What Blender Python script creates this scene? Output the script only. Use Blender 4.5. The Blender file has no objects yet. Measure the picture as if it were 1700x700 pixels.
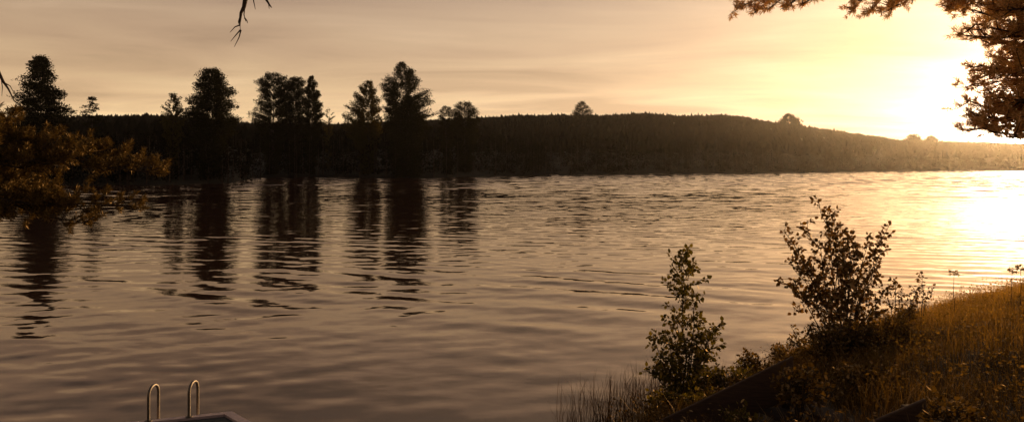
import bpy, math
import numpy as np

rng = np.random.default_rng(11)
scene = bpy.context.scene
COL = scene.collection
H = 3.7            # eye height above the lake surface, metres
F = 1108.0         # focal length in photo pixels
CX, CY = 850.0, 272.0
SUN_AZ, SUN_EL = math.radians(38.0), math.radians(2.5)
SUN = np.array([math.sin(SUN_AZ) * math.cos(SUN_EL), math.cos(SUN_AZ) * math.cos(SUN_EL), math.sin(SUN_EL)])

def X(px, Y): return (px - CX) / F * Y
def Z(py, Y): return H - (py - CY) / F * Y
def P(px, py, Y): return np.array([X(px, Y), Y, Z(py, Y)])

# ------------------------------------------------------------------ helpers
def tag(o, label=None, cat=None, group=None, kind=None):
    if label: o['label'] = label
    if cat: o['category'] = cat
    if group: o['group'] = group
    if kind: o['kind'] = kind
    return o

def empty(name, loc=(0, 0, 0)):
    o = bpy.data.objects.new(name, None)
    o.empty_display_size = 0.2
    o.location = [float(v) for v in loc]
    COL.objects.link(o)
    return o

class MB:
    """collects vertices and faces (world coordinates)"""
    def __init__(self):
        self.v = []; self.f4 = []; self.f3 = []; self.n = 0
    def add(self, v, f):
        v = np.asarray(v, dtype=np.float64).reshape(-1, 3)
        f = np.asarray(f, dtype=np.int64)
        self.v.append(v)
        (self.f4 if f.shape[1] == 4 else self.f3).append(f + self.n)
        self.n += len(v)
    def build(self, name, mat, parent=None, smooth=False):
        V = np.concatenate(self.v) if self.v else np.zeros((0, 3))
        f4 = np.concatenate(self.f4) if self.f4 else np.zeros((0, 4), dtype=np.int64)
        f3 = np.concatenate(self.f3) if self.f3 else np.zeros((0, 3), dtype=np.int64)
        off = np.array(parent.location) if parent is not None else np.zeros(3)
        if parent is not None and parent.parent is not None:
            off = off + np.array(parent.parent.location)
        V = V - off
        me = bpy.data.meshes.new(name)
        me.vertices.add(len(V)); me.vertices.foreach_set('co', V.astype(np.float32).ravel())
        nl = f4.size + f3.size
        me.loops.add(nl)
        me.loops.foreach_set('vertex_index', np.concatenate([f4.ravel(), f3.ravel()]).astype(np.int32))
        me.polygons.add(len(f4) + len(f3))
        st = np.concatenate([np.arange(len(f4)) * 4, f4.size + np.arange(len(f3)) * 3]).astype(np.int32)
        me.polygons.foreach_set('loop_start', st)
        if smooth:
            me.polygons.foreach_set('use_smooth', np.ones(len(st), dtype=bool))
        me.update(calc_edges=True)
        me.validate()
        me.materials.append(mat)
        o = bpy.data.objects.new(name, me)
        COL.objects.link(o)
        if parent is not None: o.parent = parent
        return o

def unit(a):
    return a / np.maximum(np.linalg.norm(a, axis=-1, keepdims=True), 1e-9)

def tube(mb, pts, radii, sides=6):
    pts = np.asarray(pts, float); n = len(pts)
    radii = np.broadcast_to(np.asarray(radii, float), (n,))
    t = unit(np.gradient(pts, axis=0))
    ref = np.array([0.0, 0.0, 1.0]) if abs(t[0, 2]) < 0.8 else np.array([1.0, 0.0, 0.0])
    u = unit(np.cross(t, ref)); w = np.cross(t, u)
    a = np.linspace(0, 2 * np.pi, sides, endpoint=False)
    ring = pts[:, None, :] + radii[:, None, None] * (np.cos(a)[None, :, None] * u[:, None, :] + np.sin(a)[None, :, None] * w[:, None, :])
    i = np.arange(n - 1)[:, None] * sides; j = np.arange(sides)[None, :]; j2 = (j + 1) % sides
    f = np.stack([i + j, i + j2, i + sides + j2, i + sides + j], -1).reshape(-1, 4)
    mb.add(ring.reshape(-1, 3), f)
    for e in (0, n - 1):
        mb.add(np.vstack([ring[e], pts[e]]), [[k, (k + 1) % sides, sides] if e else [(k + 1) % sides, k, sides] for k in range(sides)])

def leaves(mb, c, d, L, W, fold=None, r=None):
    """rhombic leaves: base c, direction d, length L, width W"""
    r = r or rng
    n = len(c)
    if n == 0: return
    d = unit(d); s = unit(np.cross(d, r.normal(size=(n, 3))))
    L = np.broadcast_to(L, (n,))[:, None]; W = np.broadcast_to(W, (n,))[:, None]
    nrm = np.cross(d, s)
    lift = 0 if fold is None else fold * W * nrm
    v = np.stack([c, c + d * L * .42 + s * W * .5 + lift, c + d * L, c + d * L * .42 - s * W * .5 + lift], 1).reshape(-1, 3)
    mb.add(v, np.arange(4 * n).reshape(n, 4))

def box(mb, o, ex, ey, ez):
    o, ex, ey, ez = (np.asarray(a, float) for a in (o, ex, ey, ez))
    v = [o, o + ex, o + ex + ey, o + ey, o + ez, o + ex + ez, o + ex + ey + ez, o + ey + ez]
    mb.add(v, [[0, 3, 2, 1], [4, 5, 6, 7], [0, 1, 5, 4], [1, 2, 6, 5], [2, 3, 7, 6], [3, 0, 4, 7]])

def bevel(o, w=0.006):
    m = o.modifiers.new('bevel', 'BEVEL'); m.width = w; m.segments = 2; m.limit_method = 'ANGLE'
    return o

# ------------------------------------------------------------------ materials
def new_mat(name):
    m = bpy.data.materials.new(name); m.use_nodes = True
    nt = m.node_tree; nt.nodes.clear()
    out = nt.nodes.new('ShaderNodeOutputMaterial')
    return m, nt, out

def N(nt, t, **kw):
    n = nt.nodes.new(t)
    for k, v in kw.items():
        if k.startswith('i_'):
            n.inputs[k[2:].replace('_', ' ')].default_value = v
        else: setattr(n, k, v)
    return n

def ramp(nt, fac, stops):
    n = nt.nodes.new('ShaderNodeValToRGB')
    el = n.color_ramp.elements
    while len(el) < len(stops): el.new(0.5)
    for e, (p, c) in zip(el, stops):
        e.position = p; e.color = (*c, 1)
    nt.links.new(fac, n.inputs[0])
    return n.outputs[0]

def mth(nt, op, a, b=None, c=None):
    n = nt.nodes.new('ShaderNodeMath'); n.operation = op
    for i, v in enumerate((a, b, c)):
        if v is None: continue
        if isinstance(v, (int, float)): n.inputs[i].default_value = v
        else: nt.links.new(v, n.inputs[i])
    return n.outputs[0]

def leaf_mat(name, dark, light, trans, tmix=0.45, gloss=0.0, sheen=(1, .72, .40), patchy_glare=0):
    m, nt, out = new_mat(name)
    g = N(nt, 'ShaderNodeNewGeometry')
    col = ramp(nt, g.outputs['Random Per Island'], [(0.0, dark), (0.6, tuple((a + b) / 2 for a, b in zip(dark, light))), (1.0, light)])
    if patchy_glare:   # patchy growth, plus the low sun's golden glare painted in, stronger to the right
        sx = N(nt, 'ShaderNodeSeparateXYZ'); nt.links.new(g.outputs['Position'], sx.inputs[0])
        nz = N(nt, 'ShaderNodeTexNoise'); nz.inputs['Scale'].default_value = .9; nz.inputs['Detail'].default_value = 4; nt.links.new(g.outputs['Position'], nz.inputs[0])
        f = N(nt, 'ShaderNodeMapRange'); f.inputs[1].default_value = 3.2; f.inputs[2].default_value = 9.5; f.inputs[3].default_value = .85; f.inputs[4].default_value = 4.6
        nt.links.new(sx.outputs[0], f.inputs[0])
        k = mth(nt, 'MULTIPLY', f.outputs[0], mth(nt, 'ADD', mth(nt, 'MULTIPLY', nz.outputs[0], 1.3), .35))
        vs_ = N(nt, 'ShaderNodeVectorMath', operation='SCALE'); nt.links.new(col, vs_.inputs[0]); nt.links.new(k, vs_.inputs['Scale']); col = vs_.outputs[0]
    d = N(nt, 'ShaderNodeBsdfDiffuse'); nt.links.new(col, d.inputs[0])
    t = N(nt, 'ShaderNodeBsdfTranslucent')
    mx = N(nt, 'ShaderNodeMix', data_type='RGBA', blend_type='MULTIPLY'); mx.inputs[0].default_value = 1
    nt.links.new(col, mx.inputs[6]); mx.inputs[7].default_value = (*trans, 1)
    nt.links.new(mx.outputs[2], t.inputs[0])
    s = N(nt, 'ShaderNodeMixShader'); s.inputs[0].default_value = tmix
    nt.links.new(d.outputs[0], s.inputs[1]); nt.links.new(t.outputs[0], s.inputs[2])
    last = s
    if gloss:
        gl = N(nt, 'ShaderNodeBsdfGlossy'); gl.inputs['Roughness'].default_value = .62
        gl.inputs[0].default_value = (*sheen, 1)
        s2 = N(nt, 'ShaderNodeMixShader')
        fr = N(nt, 'ShaderNodeFresnel'); fr.inputs[0].default_value = 1.45
        nt.links.new(mth(nt, 'MULTIPLY', fr.outputs[0], gloss), s2.inputs[0])
        nt.links.new(s.outputs[0], s2.inputs[1]); nt.links.new(gl.outputs[0], s2.inputs[2]); last = s2
    nt.links.new(last.outputs[0], out.inputs[0])
    return m

def noise_mat(name, c1, c2, scale=6.0, rough=.8, stretch=(1, 1, 1), bump=.3, metallic=0.0, detail=6):
    m, nt, out = new_mat(name)
    tc = N(nt, 'ShaderNodeNewGeometry')
    mp = N(nt, 'ShaderNodeMapping'); mp.inputs['Scale'].default_value = stretch
    nt.links.new(tc.outputs['Position'], mp.inputs[0])
    nz = N(nt, 'ShaderNodeTexNoise'); nz.inputs['Scale'].default_value = scale; nz.inputs['Detail'].default_value = detail
    nz.inputs['Roughness'].default_value = .65
    nt.links.new(mp.outputs[0], nz.inputs[0])
    col = ramp(nt, nz.outputs[0], [(0.3, c1), (0.7, c2)])
    b = N(nt, 'ShaderNodeBsdfPrincipled'); b.inputs['Roughness'].default_value = rough; b.inputs['Metallic'].default_value = metallic
    nt.links.new(col, b.inputs['Base Color'])
    if bump:
        bp = N(nt, 'ShaderNodeBump'); bp.inputs['Strength'].default_value = bump; bp.inputs['Distance'].default_value = .02
        nt.links.new(nz.outputs[0], bp.inputs['Height']); nt.links.new(bp.outputs[0], b.inputs['Normal'])
    nt.links.new(b.outputs[0], out.inputs[0])
    return m

M = {}
M['far_leaf'] = leaf_mat('far_foliage', (.014, .015, .007), (.034, .031, .013), (.8, .7, .4), .25)
M['far_birch'] = leaf_mat('birch_foliage', (.04, .038, .014), (.09, .075, .03), (1, .8, .4), .45)
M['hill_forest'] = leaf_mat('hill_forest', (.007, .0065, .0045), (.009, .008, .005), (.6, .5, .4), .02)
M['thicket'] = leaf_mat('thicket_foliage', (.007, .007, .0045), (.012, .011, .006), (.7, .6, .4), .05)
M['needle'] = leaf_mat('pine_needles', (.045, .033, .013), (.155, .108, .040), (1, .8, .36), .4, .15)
M['needle_right'] = leaf_mat('glare_pine_needles', (.30, .21, .09), (.60, .42, .19), (1.25, .95, .5), .7, 1.0)  # far paler than the left pine: sun glare over the crown put into the colour
M['leaf'] = leaf_mat('shrub_leaves', (.038, .040, .010), (.13, .115, .027), (1.3, 1.0, .35), .45, .2)
M['leaf_back'] = leaf_mat('backlit_leaves', (.035, .026, .009), (.13, .085, .026), (1.4, .95, .35), .55, .4)
M['grass'] = leaf_mat('grass_blades', (.026, .019, .006), (.095, .066, .019), (1.5, 1.1, .48), .55, .3, patchy_glare=1)
M['herb'] = leaf_mat('herb_leaves', (.026, .020, .006), (.095, .068, .019), (1.5, 1.1, .46), .55, .2, patchy_glare=1)
M['reed'] = leaf_mat('reed_blades', (.03, .022, .012), (.08, .055, .028), (1, .7, .4), .35)
M['bark'] = noise_mat('bark', (.03, .02, .014), (.09, .06, .04), 9, .9, (1, 1, .3), .6)
M['twig'] = noise_mat('twig_bark', (.018, .011, .008), (.045, .028, .02), 20, .9, (1, 1, 1), .3)
M['soil'] = noise_mat('bank_soil', (.014, .010, .005), (.05, .035, .015), 3, .95, (1, 1, 1), .5)
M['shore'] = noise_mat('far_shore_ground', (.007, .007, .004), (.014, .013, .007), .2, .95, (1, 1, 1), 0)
M['deck'] = noise_mat('deck_boards', (.020, .026, .024), (.05, .055, .05), 7, .6, (1, 6, 1), .3)
M['edge'] = noise_mat('edge_boards', (.42, .33, .34), (.66, .54, .54), 8, .6, (2, 2, 12), .3)
M['stair'] = noise_mat('weathered_stair_wood', (.035, .020, .013), (.085, .048, .030), 7, 1.0, (1, 1, 8), .3)
M['tread'] = noise_mat('stair_tread_wood', (.012, .007, .005), (.026, .014, .009), 9, 1.0, (1, 1, 6), .3)
M['float'] = noise_mat('float_plastic', (.02, .02, .022), (.04, .04, .045), 5, .6)
M['steel'] = noise_mat('steel_tube', (.15, .13, .12), (.26, .23, .20), 30, .5, (1, 1, 1), .05, .9)

# ------------------------------------------------------------------ camera
cam = bpy.data.cameras.new('camera')
co = bpy.data.objects.new('camera', cam); COL.objects.link(co)
co.location = (0, 0, H); co.rotation_euler = (math.radians(90), 0, 0)
cam.sensor_width = 36; cam.lens = 36 * F / 1700
cam.shift_x = 0; cam.shift_y = -(350 - CY) / 1700
cam.clip_start = .05; cam.clip_end = 12000
scene.camera = co

# ------------------------------------------------------------------ light: sun + sky
sl = bpy.data.lights.new('sun', 'SUN'); sl.energy = 4.4; sl.angle = math.radians(.55); sl.color = (1, .60, .26)
so = bpy.data.objects.new('sun', sl); COL.objects.link(so)
from mathutils import Vector
so.rotation_euler = Vector(SUN).to_track_quat('Z', 'Y').to_euler()
so.location = (40, 50, 40)

w = bpy.data.worlds.new('World'); scene.world = w; w.use_nodes = True
nt = w.node_tree; nt.nodes.clear()
wo = N(nt, 'ShaderNodeOutputWorld'); bg = N(nt, 'ShaderNodeBackground')
nt.links.new(bg.outputs[0], wo.inputs[0])
tc = N(nt, 'ShaderNodeTexCoord')
nrm = N(nt, 'ShaderNodeVectorMath', operation='NORMALIZE'); nt.links.new(tc.outputs['Generated'], nrm.inputs[0])
dirv = nrm.outputs[0]
sep = N(nt, 'ShaderNodeSeparateXYZ'); nt.links.new(dirv, sep.inputs[0])
zc = mth(nt, 'MAXIMUM', sep.outputs[2], 0.0)
dt = N(nt, 'ShaderNodeVectorMath', operation='DOT_PRODUCT'); nt.links.new(dirv, dt.inputs[0]); dt.inputs[1].default_value = tuple(SUN)
ang = mth(nt, 'ARCCOSINE', mth(nt, 'MINIMUM', dt.outputs['Value'], 0.999999))
# cloud deck coordinates: direction projected on a flat layer
den = mth(nt, 'ADD', zc, .055)
cu = mth(nt, 'DIVIDE', sep.outputs[0], den); cv = mth(nt, 'DIVIDE', sep.outputs[1], den)
cmb = N(nt, 'ShaderNodeCombineXYZ'); nt.links.new(cu, cmb.inputs[0]); nt.links.new(cv, cmb.inputs[1])
mp = N(nt, 'ShaderNodeMapping'); mp.inputs['Scale'].default_value = (.42, .85, 1); mp.inputs['Rotation'].default_value = (0, 0, math.radians(20)); mp.inputs['Location'].default_value = (3.3, 1.7, 0)
nt.links.new(cmb.outputs[0], mp.inputs[0])
cn = N(nt, 'ShaderNodeTexNoise'); cn.inputs['Scale'].default_value = 1.0; cn.inputs['Detail'].default_value = 7; cn.inputs['Roughness'].default_value = .52; cn.inputs['Distortion'].default_value = .6
nt.links.new(mp.outputs[0], cn.inputs[0])
cloud = ramp(nt, cn.outputs[0], [(.34, (.76, .73, .75)), (.46, (.95, .925, .935)), (.56, (1.06, 1.06, 1.05)), (.66, (1.22, 1.24, 1.24))])
base = ramp(nt, zc, [(0, (.80, .545, .28)), (.06, (.69, .47, .25)), (.16, (.45, .297, .184)), (.25, (.30, .195, .140)), (.36, (.078, .050, .049)), (.52, (.042, .030, .034)), (1, (.06, .046, .054))])
def glow(scale, amp, col):
    g = mth(nt, 'MULTIPLY', mth(nt, 'EXPONENT', mth(nt, 'MULTIPLY', ang, -1.0 / scale)), amp)
    v = N(nt, 'ShaderNodeVectorMath', operation='SCALE'); v.inputs[0].default_value = col; nt.links.new(g, v.inputs['Scale'])
    return v.outputs[0]
def vadd(a, b):
    v = N(nt, 'ShaderNodeVectorMath', operation='ADD'); nt.links.new(a, v.inputs[0]); nt.links.new(b, v.inputs[1]); return v.outputs[0]
def vmul(a, b):
    v = N(nt, 'ShaderNodeVectorMath', operation='MULTIPLY'); nt.links.new(a, v.inputs[0]); nt.links.new(b, v.inputs[1]); return v.outputs[0]
tot = vadd(base, glow(.52, .62, (1.0, .785, .56)))
tot = vadd(tot, glow(.085, .45, (1.0, .86, .60)))
tot = vadd(tot, glow(.026, 24.0, (1.0, .93, .74)))
tot = vmul(tot, cloud)
# a layer edge: slightly darker stratus above, brighter clear strip below
el = mth(nt, 'ADD', zc, mth(nt, 'MULTIPLY', mth(nt, 'SUBTRACT', cn.outputs[0], .5), .10))
mr = N(nt, 'ShaderNodeMapRange', interpolation_type='SMOOTHSTEP'); nt.links.new(el, mr.inputs[0])
mr.inputs[1].default_value = .095; mr.inputs[2].default_value = .125; mr.inputs[3].default_value = 1.12; mr.inputs[4].default_value = 1.0
se = N(nt, 'ShaderNodeVectorMath', operation='SCALE'); nt.links.new(tot, se.inputs[0]); nt.links.new(mr.outputs[0], se.inputs['Scale']); tot = se.outputs[0]
sky = N(nt, 'ShaderNodeTexSky', sky_type='NISHITA'); sky.sun_disc = False
sky.sun_elevation = SUN_EL; sky.sun_rotation = SUN_AZ; sky.dust_density = 3; sky.air_density = 1.5
sc = N(nt, 'ShaderNodeVectorMath', operation='SCALE'); nt.links.new(sky.outputs[0], sc.inputs[0]); sc.inputs['Scale'].default_value = .03
tot = vadd(tot, sc.outputs[0])
nt.links.new(tot, bg.inputs[0]); bg.inputs[1].default_value = 1.0

# ------------------------------------------------------------------ sky dome holding the thin evening haze
m, hn, out = new_mat('evening_haze')
vs = N(hn, 'ShaderNodeVolumeScatter'); vs.inputs['Color'].default_value = (1, .93, .84, 1)
vs.inputs['Density'].default_value = .00008; vs.inputs['Anisotropy'].default_value = .82
hn.links.new(vs.outputs[0], out.inputs['Volume'])
mb = MB()
nseg = 48; a = np.linspace(0, 2 * np.pi, nseg, endpoint=False)
rings = [(1500, -60), (1500, 120), (1350, 260), (900, 360), (400, 420)]
v = np.concatenate([np.stack([r * np.cos(a), r * np.sin(a), np.full(nseg, z)], 1) for r, z in rings])
f = [[i * nseg + j, i * nseg + (j + 1) % nseg, (i + 1) * nseg + (j + 1) % nseg, (i + 1) * nseg + j] for i in range(len(rings) - 1) for j in range(nseg)]
n0 = len(v); v = np.vstack([v, [0, 0, -60], [0, 0, 440]])
mb.add(v, f); mb.f3.append(np.array([[(j + 1) % nseg, j, n0] for j in range(nseg)] + [[(len(rings) - 1) * nseg + j, (len(rings) - 1) * nseg + (j + 1) % nseg, n0 + 1] for j in range(nseg)]))
tag(mb.build('sky', m), kind='structure')

# ------------------------------------------------------------------ near bank terrain
SH = np.array([(-40, 1), (-22, 5), (-12, 7.2), (-8, 7.9), (-4, 8.0), (-1, 8.3), (.8, 8.85), (1.75, 9.4), (2.5, 9.95), (4.6, 11.9), (7, 13.8), (9.3, 15.6), (13.8, 18.2), (20, 21), (32, 24), (60, 28)], float)
def shore_d(x, y):
    """signed distance to the shoreline, positive on land (towards the viewer)"""
    p = np.stack([np.ravel(x), np.ravel(y)], 1); best = np.full(len(p), 1e9)
    for A, B in zip(SH[:-1], SH[1:]):
        ab = B - A; t = np.clip(((p - A) @ ab) / (ab @ ab), 0, 1)
        best = np.minimum(best, np.linalg.norm(p - A - t[:, None] * ab, axis=1))
    ys = np.interp(p[:, 0], SH[:, 0], SH[:, 1])
    return np.where(p[:, 1] < ys, best, -best).reshape(np.shape(x))
def ground(x, y):
    d = shore_d(x, y)
    h = np.where(d > 0, (2.35 + .28 * np.clip((x - 3) / 4, 0, 1)) * (1 - np.exp(-np.maximum(d, 0) / 4.6)), d * .35)
    b = .06 * np.sin(1.7 * x + .6 * y) * np.sin(1.3 * y - .4 * x) + .03 * np.sin(4.1 * x + 1) * np.sin(3.7 * y)
    return h + b * np.clip(d / 1.0, 0, 1)
gx = np.linspace(-36, 52, 330); gy = np.concatenate([np.linspace(-25, 2, 40), np.linspace(2.25, 29, 160)])
GX, GY = np.meshgrid(gx, gy); GZ = ground(GX, GY)
nx, ny = len(gx), len(gy)
i = (np.arange(ny - 1)[:, None] * nx + np.arange(nx - 1)[None, :]).ravel()
mb = MB(); mb.add(np.stack([GX.ravel(), GY.ravel(), np.maximum(GZ, -3).ravel()], 1), np.stack([i, i + 1, i + nx + 1, i + nx], 1))
tag(mb.build('ground', M['soil'], smooth=True), kind='structure')

# ------------------------------------------------------------------ water
def dr_of(r): return np.interp(r, [5, 28, 60, 120, 470, 480, 900], [.085, .09, .17, .30, .6, 3, 20])
rs = [5.0]
while rs[-1] < 900: rs.append(rs[-1] + float(dr_of(rs[-1])))
rs = np.array(rs)
az = np.radians(np.linspace(-62, 62, 760))
R, A = np.meshgrid(rs, az, indexing='ij')
WX, WY = R * np.sin(A), R * np.cos(A)
r2 = np.random.default_rng(4)
hgt = np.zeros_like(R)
dr = np.maximum(dr_of(R), R * (az[1] - az[0]))
def patch(seed, lo, hi):
    q = np.random.default_rng(seed); p = np.zeros_like(R)
    for _ in range(7):
        lam = q.uniform(lo, hi); th = q.uniform(0, 2 * np.pi)
        p += np.sin(2 * np.pi / lam * (WX * np.cos(th) * .6 + WY * np.sin(th)) + q.uniform(0, 6.28))
    return p / 2.0
far_gain = np.interp(R, [9, 14, 30, 100], [.55, .66, .78, 2.1])
pa, pb = patch(1, 9, 30), patch(2, 5, 16)
def waves(n, lo, hi, mean, spread, slope, mod):
    global hgt
    for _ in range(n):
        lam = math.exp(r2.uniform(math.log(lo), math.log(hi))); k = 2 * math.pi / lam
        th = math.radians(mean + r2.normal() * spread)
        amp = slope * r2.uniform(.6, 1.3) / k
        fade = np.clip((lam / dr - 3.0) / 3.0, 0, 1)
        hgt += far_gain * amp * fade * mod * np.sin(k * (WX * math.sin(th) + WY * math.cos(th)) + r2.uniform(0, 6.28) + .5 * pb)
waves(26, .6, 1.7, 14, 15, .0082, np.clip(.75 + .35 * pa, .15, 1.5))
waves(18, .5, 1.3, -22, 18, .0062, np.clip(.6 - .4 * pa, 0, 1.3))
waves(22, .34, .7, 4, 28, .0062, np.clip(.6 + .5 * pb, .05, 1.6))
waves(14, 1.0, 2.4, 23, 9, .0150, np.interp(R, [8, 11, 17, 27], [.5, 1, 1, 0]) * np.clip(.85 + .45 * pa, .15, 1.6))
waves(26, 2.4, 7.0, 0, 26, .013, np.interp(R, [50, 150], [0, 1]))
nr, na = R.shape
i = (np.arange(nr - 1)[:, None] * na + np.arange(na - 1)[None, :]).ravel()
mb = MB(); mb.add(np.stack([WX.ravel(), WY.ravel(), hgt.ravel()], 1), np.stack([i, i + na, i + na + 1, i + 1], 1))
m, wn, out = new_mat('lake_water')
b = N(wn, 'ShaderNodeBsdfPrincipled'); b.inputs['Base Color'].default_value = (.040, .018, .013, 1)
b.inputs['Roughness'].default_value = .035; b.inputs['IOR'].default_value = 4.0; b.inputs['Specular Tint'].default_value = (1, .87, .72, 1)
g = N(wn, 'ShaderNodeNewGeometry')
def slope_noise(scale, st, amp, detail, seed):
    mp = N(wn, 'ShaderNodeMapping'); mp.inputs['Scale'].default_value = st; mp.inputs['Location'].default_value = (seed, seed * .7, 0); mp.inputs['Rotation'].default_value = (0, 0, math.radians(-14))
    wn.links.new(g.outputs['Position'], mp.inputs[0])
    nz = N(wn, 'ShaderNodeTexNoise'); nz.inputs['Scale'].default_value = scale; nz.inputs['Detail'].default_value = detail; nz.inputs['Roughness'].default_value = .5
    wn.links.new(mp.outputs[0], nz.inputs[0])
    s = N(wn, 'ShaderNodeVectorMath', operation='SUBTRACT'); wn.links.new(nz.outputs['Color'], s.inputs[0]); s.inputs[1].default_value = (.5, .5, .5)
    q = N(wn, 'ShaderNodeVectorMath', operation='MULTIPLY'); wn.links.new(s.outputs[0], q.inputs[0]); q.inputs[1].default_value = (amp, amp, 0)
    return q.outputs[0]
def wadd(a, b):
    v = N(wn, 'ShaderNodeVectorMath', operation='ADD'); wn.links.new(a, v.inputs[0]); wn.links.new(b, v.inputs[1]); return v.outputs[0]
nn = wadd(g.outputs['Normal'], wadd(slope_noise(.9, (.4, 1, 1), .062, 2, 3.1), slope_noise(4.5, (.45, 1, 1), .075, 3, 7.7)))
nr_ = N(wn, 'ShaderNodeVectorMath', operation='NORMALIZE'); wn.links.new(nn, nr_.inputs[0]); wn.links.new(nr_.outputs[0], b.inputs['Normal'])
wn.links.new(b.outputs[0], out.inputs[0])
tag(mb.build('lake_water', m, smooth=True), kind='structure')

# ------------------------------------------------------------------ far shore and hills
def interp(pts, x):
    p = np.array(pts, float); return np.interp(x, p[:, 0], p[:, 1])
WL = [(-900, 320), (-300, 311), (0, 309), (260, 308), (390, 304), (420, 296), (560, 294.5), (640, 296), (720, 296), (850, 291.5), (1000, 289.5), (1200, 288), (1330, 286.5), (1480, 283.5), (1600, 282), (1700, 281), (2100, 280), (2700, 279.5)]
RIDGE = [(-900, 205), (-300, 205), (0, 203), (100, 200), (200, 199), (260, 198), (330, 204), (400, 209), (460, 211), (560, 211), (720, 205), (800, 200), (850, 196), (950, 195), (1000, 196), (1060, 192), (1090, 193), (1130, 196), (1170, 195), (1200, 194), (1240, 198), (1280, 205), (1330, 211), (1400, 220), (1470, 229), (1490, 232.5), (1550, 234.5), (1620, 236), (1700, 238.5), (2000, 242), (2700, 246)]
pxs = np.linspace(-550, 2250, 400)
tanaz = (pxs - CX) / F
Ysh = H * F / (interp(WL, pxs) - CY)
RY = 800.0
zr = H + (CY - interp(RIDGE, pxs)) / F * RY - 7.0
prof = [(0.0, -.4, 0), (.004, .5, 0), (.02, 2.2, 0), (.06, 4, .02), (.15, 5, .08), (.35, 5, .30), (.6, 4, .60), (.82, 2, .87), (1.0, 0, 1.0), (1.08, 0, .9), (1.2, 0, .3)]
def hill_point(t, px):
    ysh = np.interp(px, pxs, Ysh); zrr = np.interp(px, pxs, zr)
    Y = ysh + t * (RY - ysh)
    z = np.interp(t, [p[0] for p in prof], [p[1] for p in prof]) + np.interp(t, [p[0] for p in prof], [p[2] for p in prof]) * zrr
    return np.stack([(px - CX) / F * Y, Y, z], -1)
T = np.array([p[0] for p in prof])
tt = np.concatenate([np.linspace(T[k], T[k + 1], 4, endpoint=False) for k in range(len(T) - 1)] + [[T[-1]]])
PX, TT = np.meshgrid(pxs, tt)
V = hill_point(TT, PX)
nx, ny = len(pxs), len(tt)
i = (np.arange(ny - 1)[:, None] * nx + np.arange(nx - 1)[None, :]).ravel()
mb = MB(); mb.add(V.reshape(-1, 3), np.stack([i, i + 1, i + nx + 1, i + nx], 1))
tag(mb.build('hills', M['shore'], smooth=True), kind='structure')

# forest on the hills: small ragged conifers, read as one mass
def conifers(mb, base, hh, ww, r):
    n = len(base); S = 5
    a = r.uniform(0, 6.28, (n, 1)) + np.arange(S)[None] * 2 * np.pi / S
    rad = ww[:, None] * r.uniform(.6, 1.1, (n, S))
    low = base[:, None, :] + np.stack([rad * np.cos(a), rad * np.sin(a), hh[:, None] * r.uniform(.1, .35, (n, S))], -1)
    mid = base[:, None, :] + np.stack([.62 * rad * np.cos(a + .6), .62 * rad * np.sin(a + .6), hh[:, None] * r.uniform(.55, .75, (n, S))], -1)
    top = base + np.stack([r.normal(size=n) * .05 * ww, r.normal(size=n) * .05 * ww, hh], -1)
    v = np.concatenate([low, mid, top[:, None]], 1).reshape(-1, 3)
    o = np.arange(n)[:, None] * (2 * S + 1); k = np.arange(S)[None]; k2 = (k + 1) % S
    mb.add(v, np.stack([o + k, o + k2, o + S + k2, o + S + k], -1).reshape(-1, 4))
    mb.f3.append((np.stack([o + S + k, o + S + k2, np.broadcast_to(o + 2 * S, (n, S))], -1).reshape(-1, 3)) + (mb.n - len(v)))
r3 = np.random.default_rng(21)
mb = MB()
n = 26000
px_ = r3.uniform(-500, 2300, n); t_ = np.concatenate([r3.uniform(.10, .75, n // 3), r3.uniform(.75, 1.03, n - n // 3)])
bs = hill_point(t_, px_)
hh = r3.normal(7.6, .9, n) * np.where(r3.random(n) < .015, 1.25, 1); hh *= np.interp(px_, [1200, 1500], [1, .75])
conifers(mb, bs, hh, r3.uniform(1.8, 3.2, n), r3)
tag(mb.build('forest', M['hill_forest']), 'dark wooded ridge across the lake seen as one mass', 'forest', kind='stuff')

# ------------------------------------------------------------------ trees across the lake
def clump(mb, c, rad, n, size, flat, r, droop=0.0):
    p = r.normal(size=(n, 3)); p = unit(p) * (r.random((n, 1)) ** .45) * rad
    p[:, 2] *= flat
    d = r.normal(size=(n, 3)); d[:, 2] = d[:, 2] * .5 - droop
    leaves(mb, c + p, d, size * r.uniform(.7, 1.4, n), size * r.uniform(.45, .8, n), r=r)

def shore_Y(px): return float(np.interp(px, pxs, Ysh))

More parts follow.
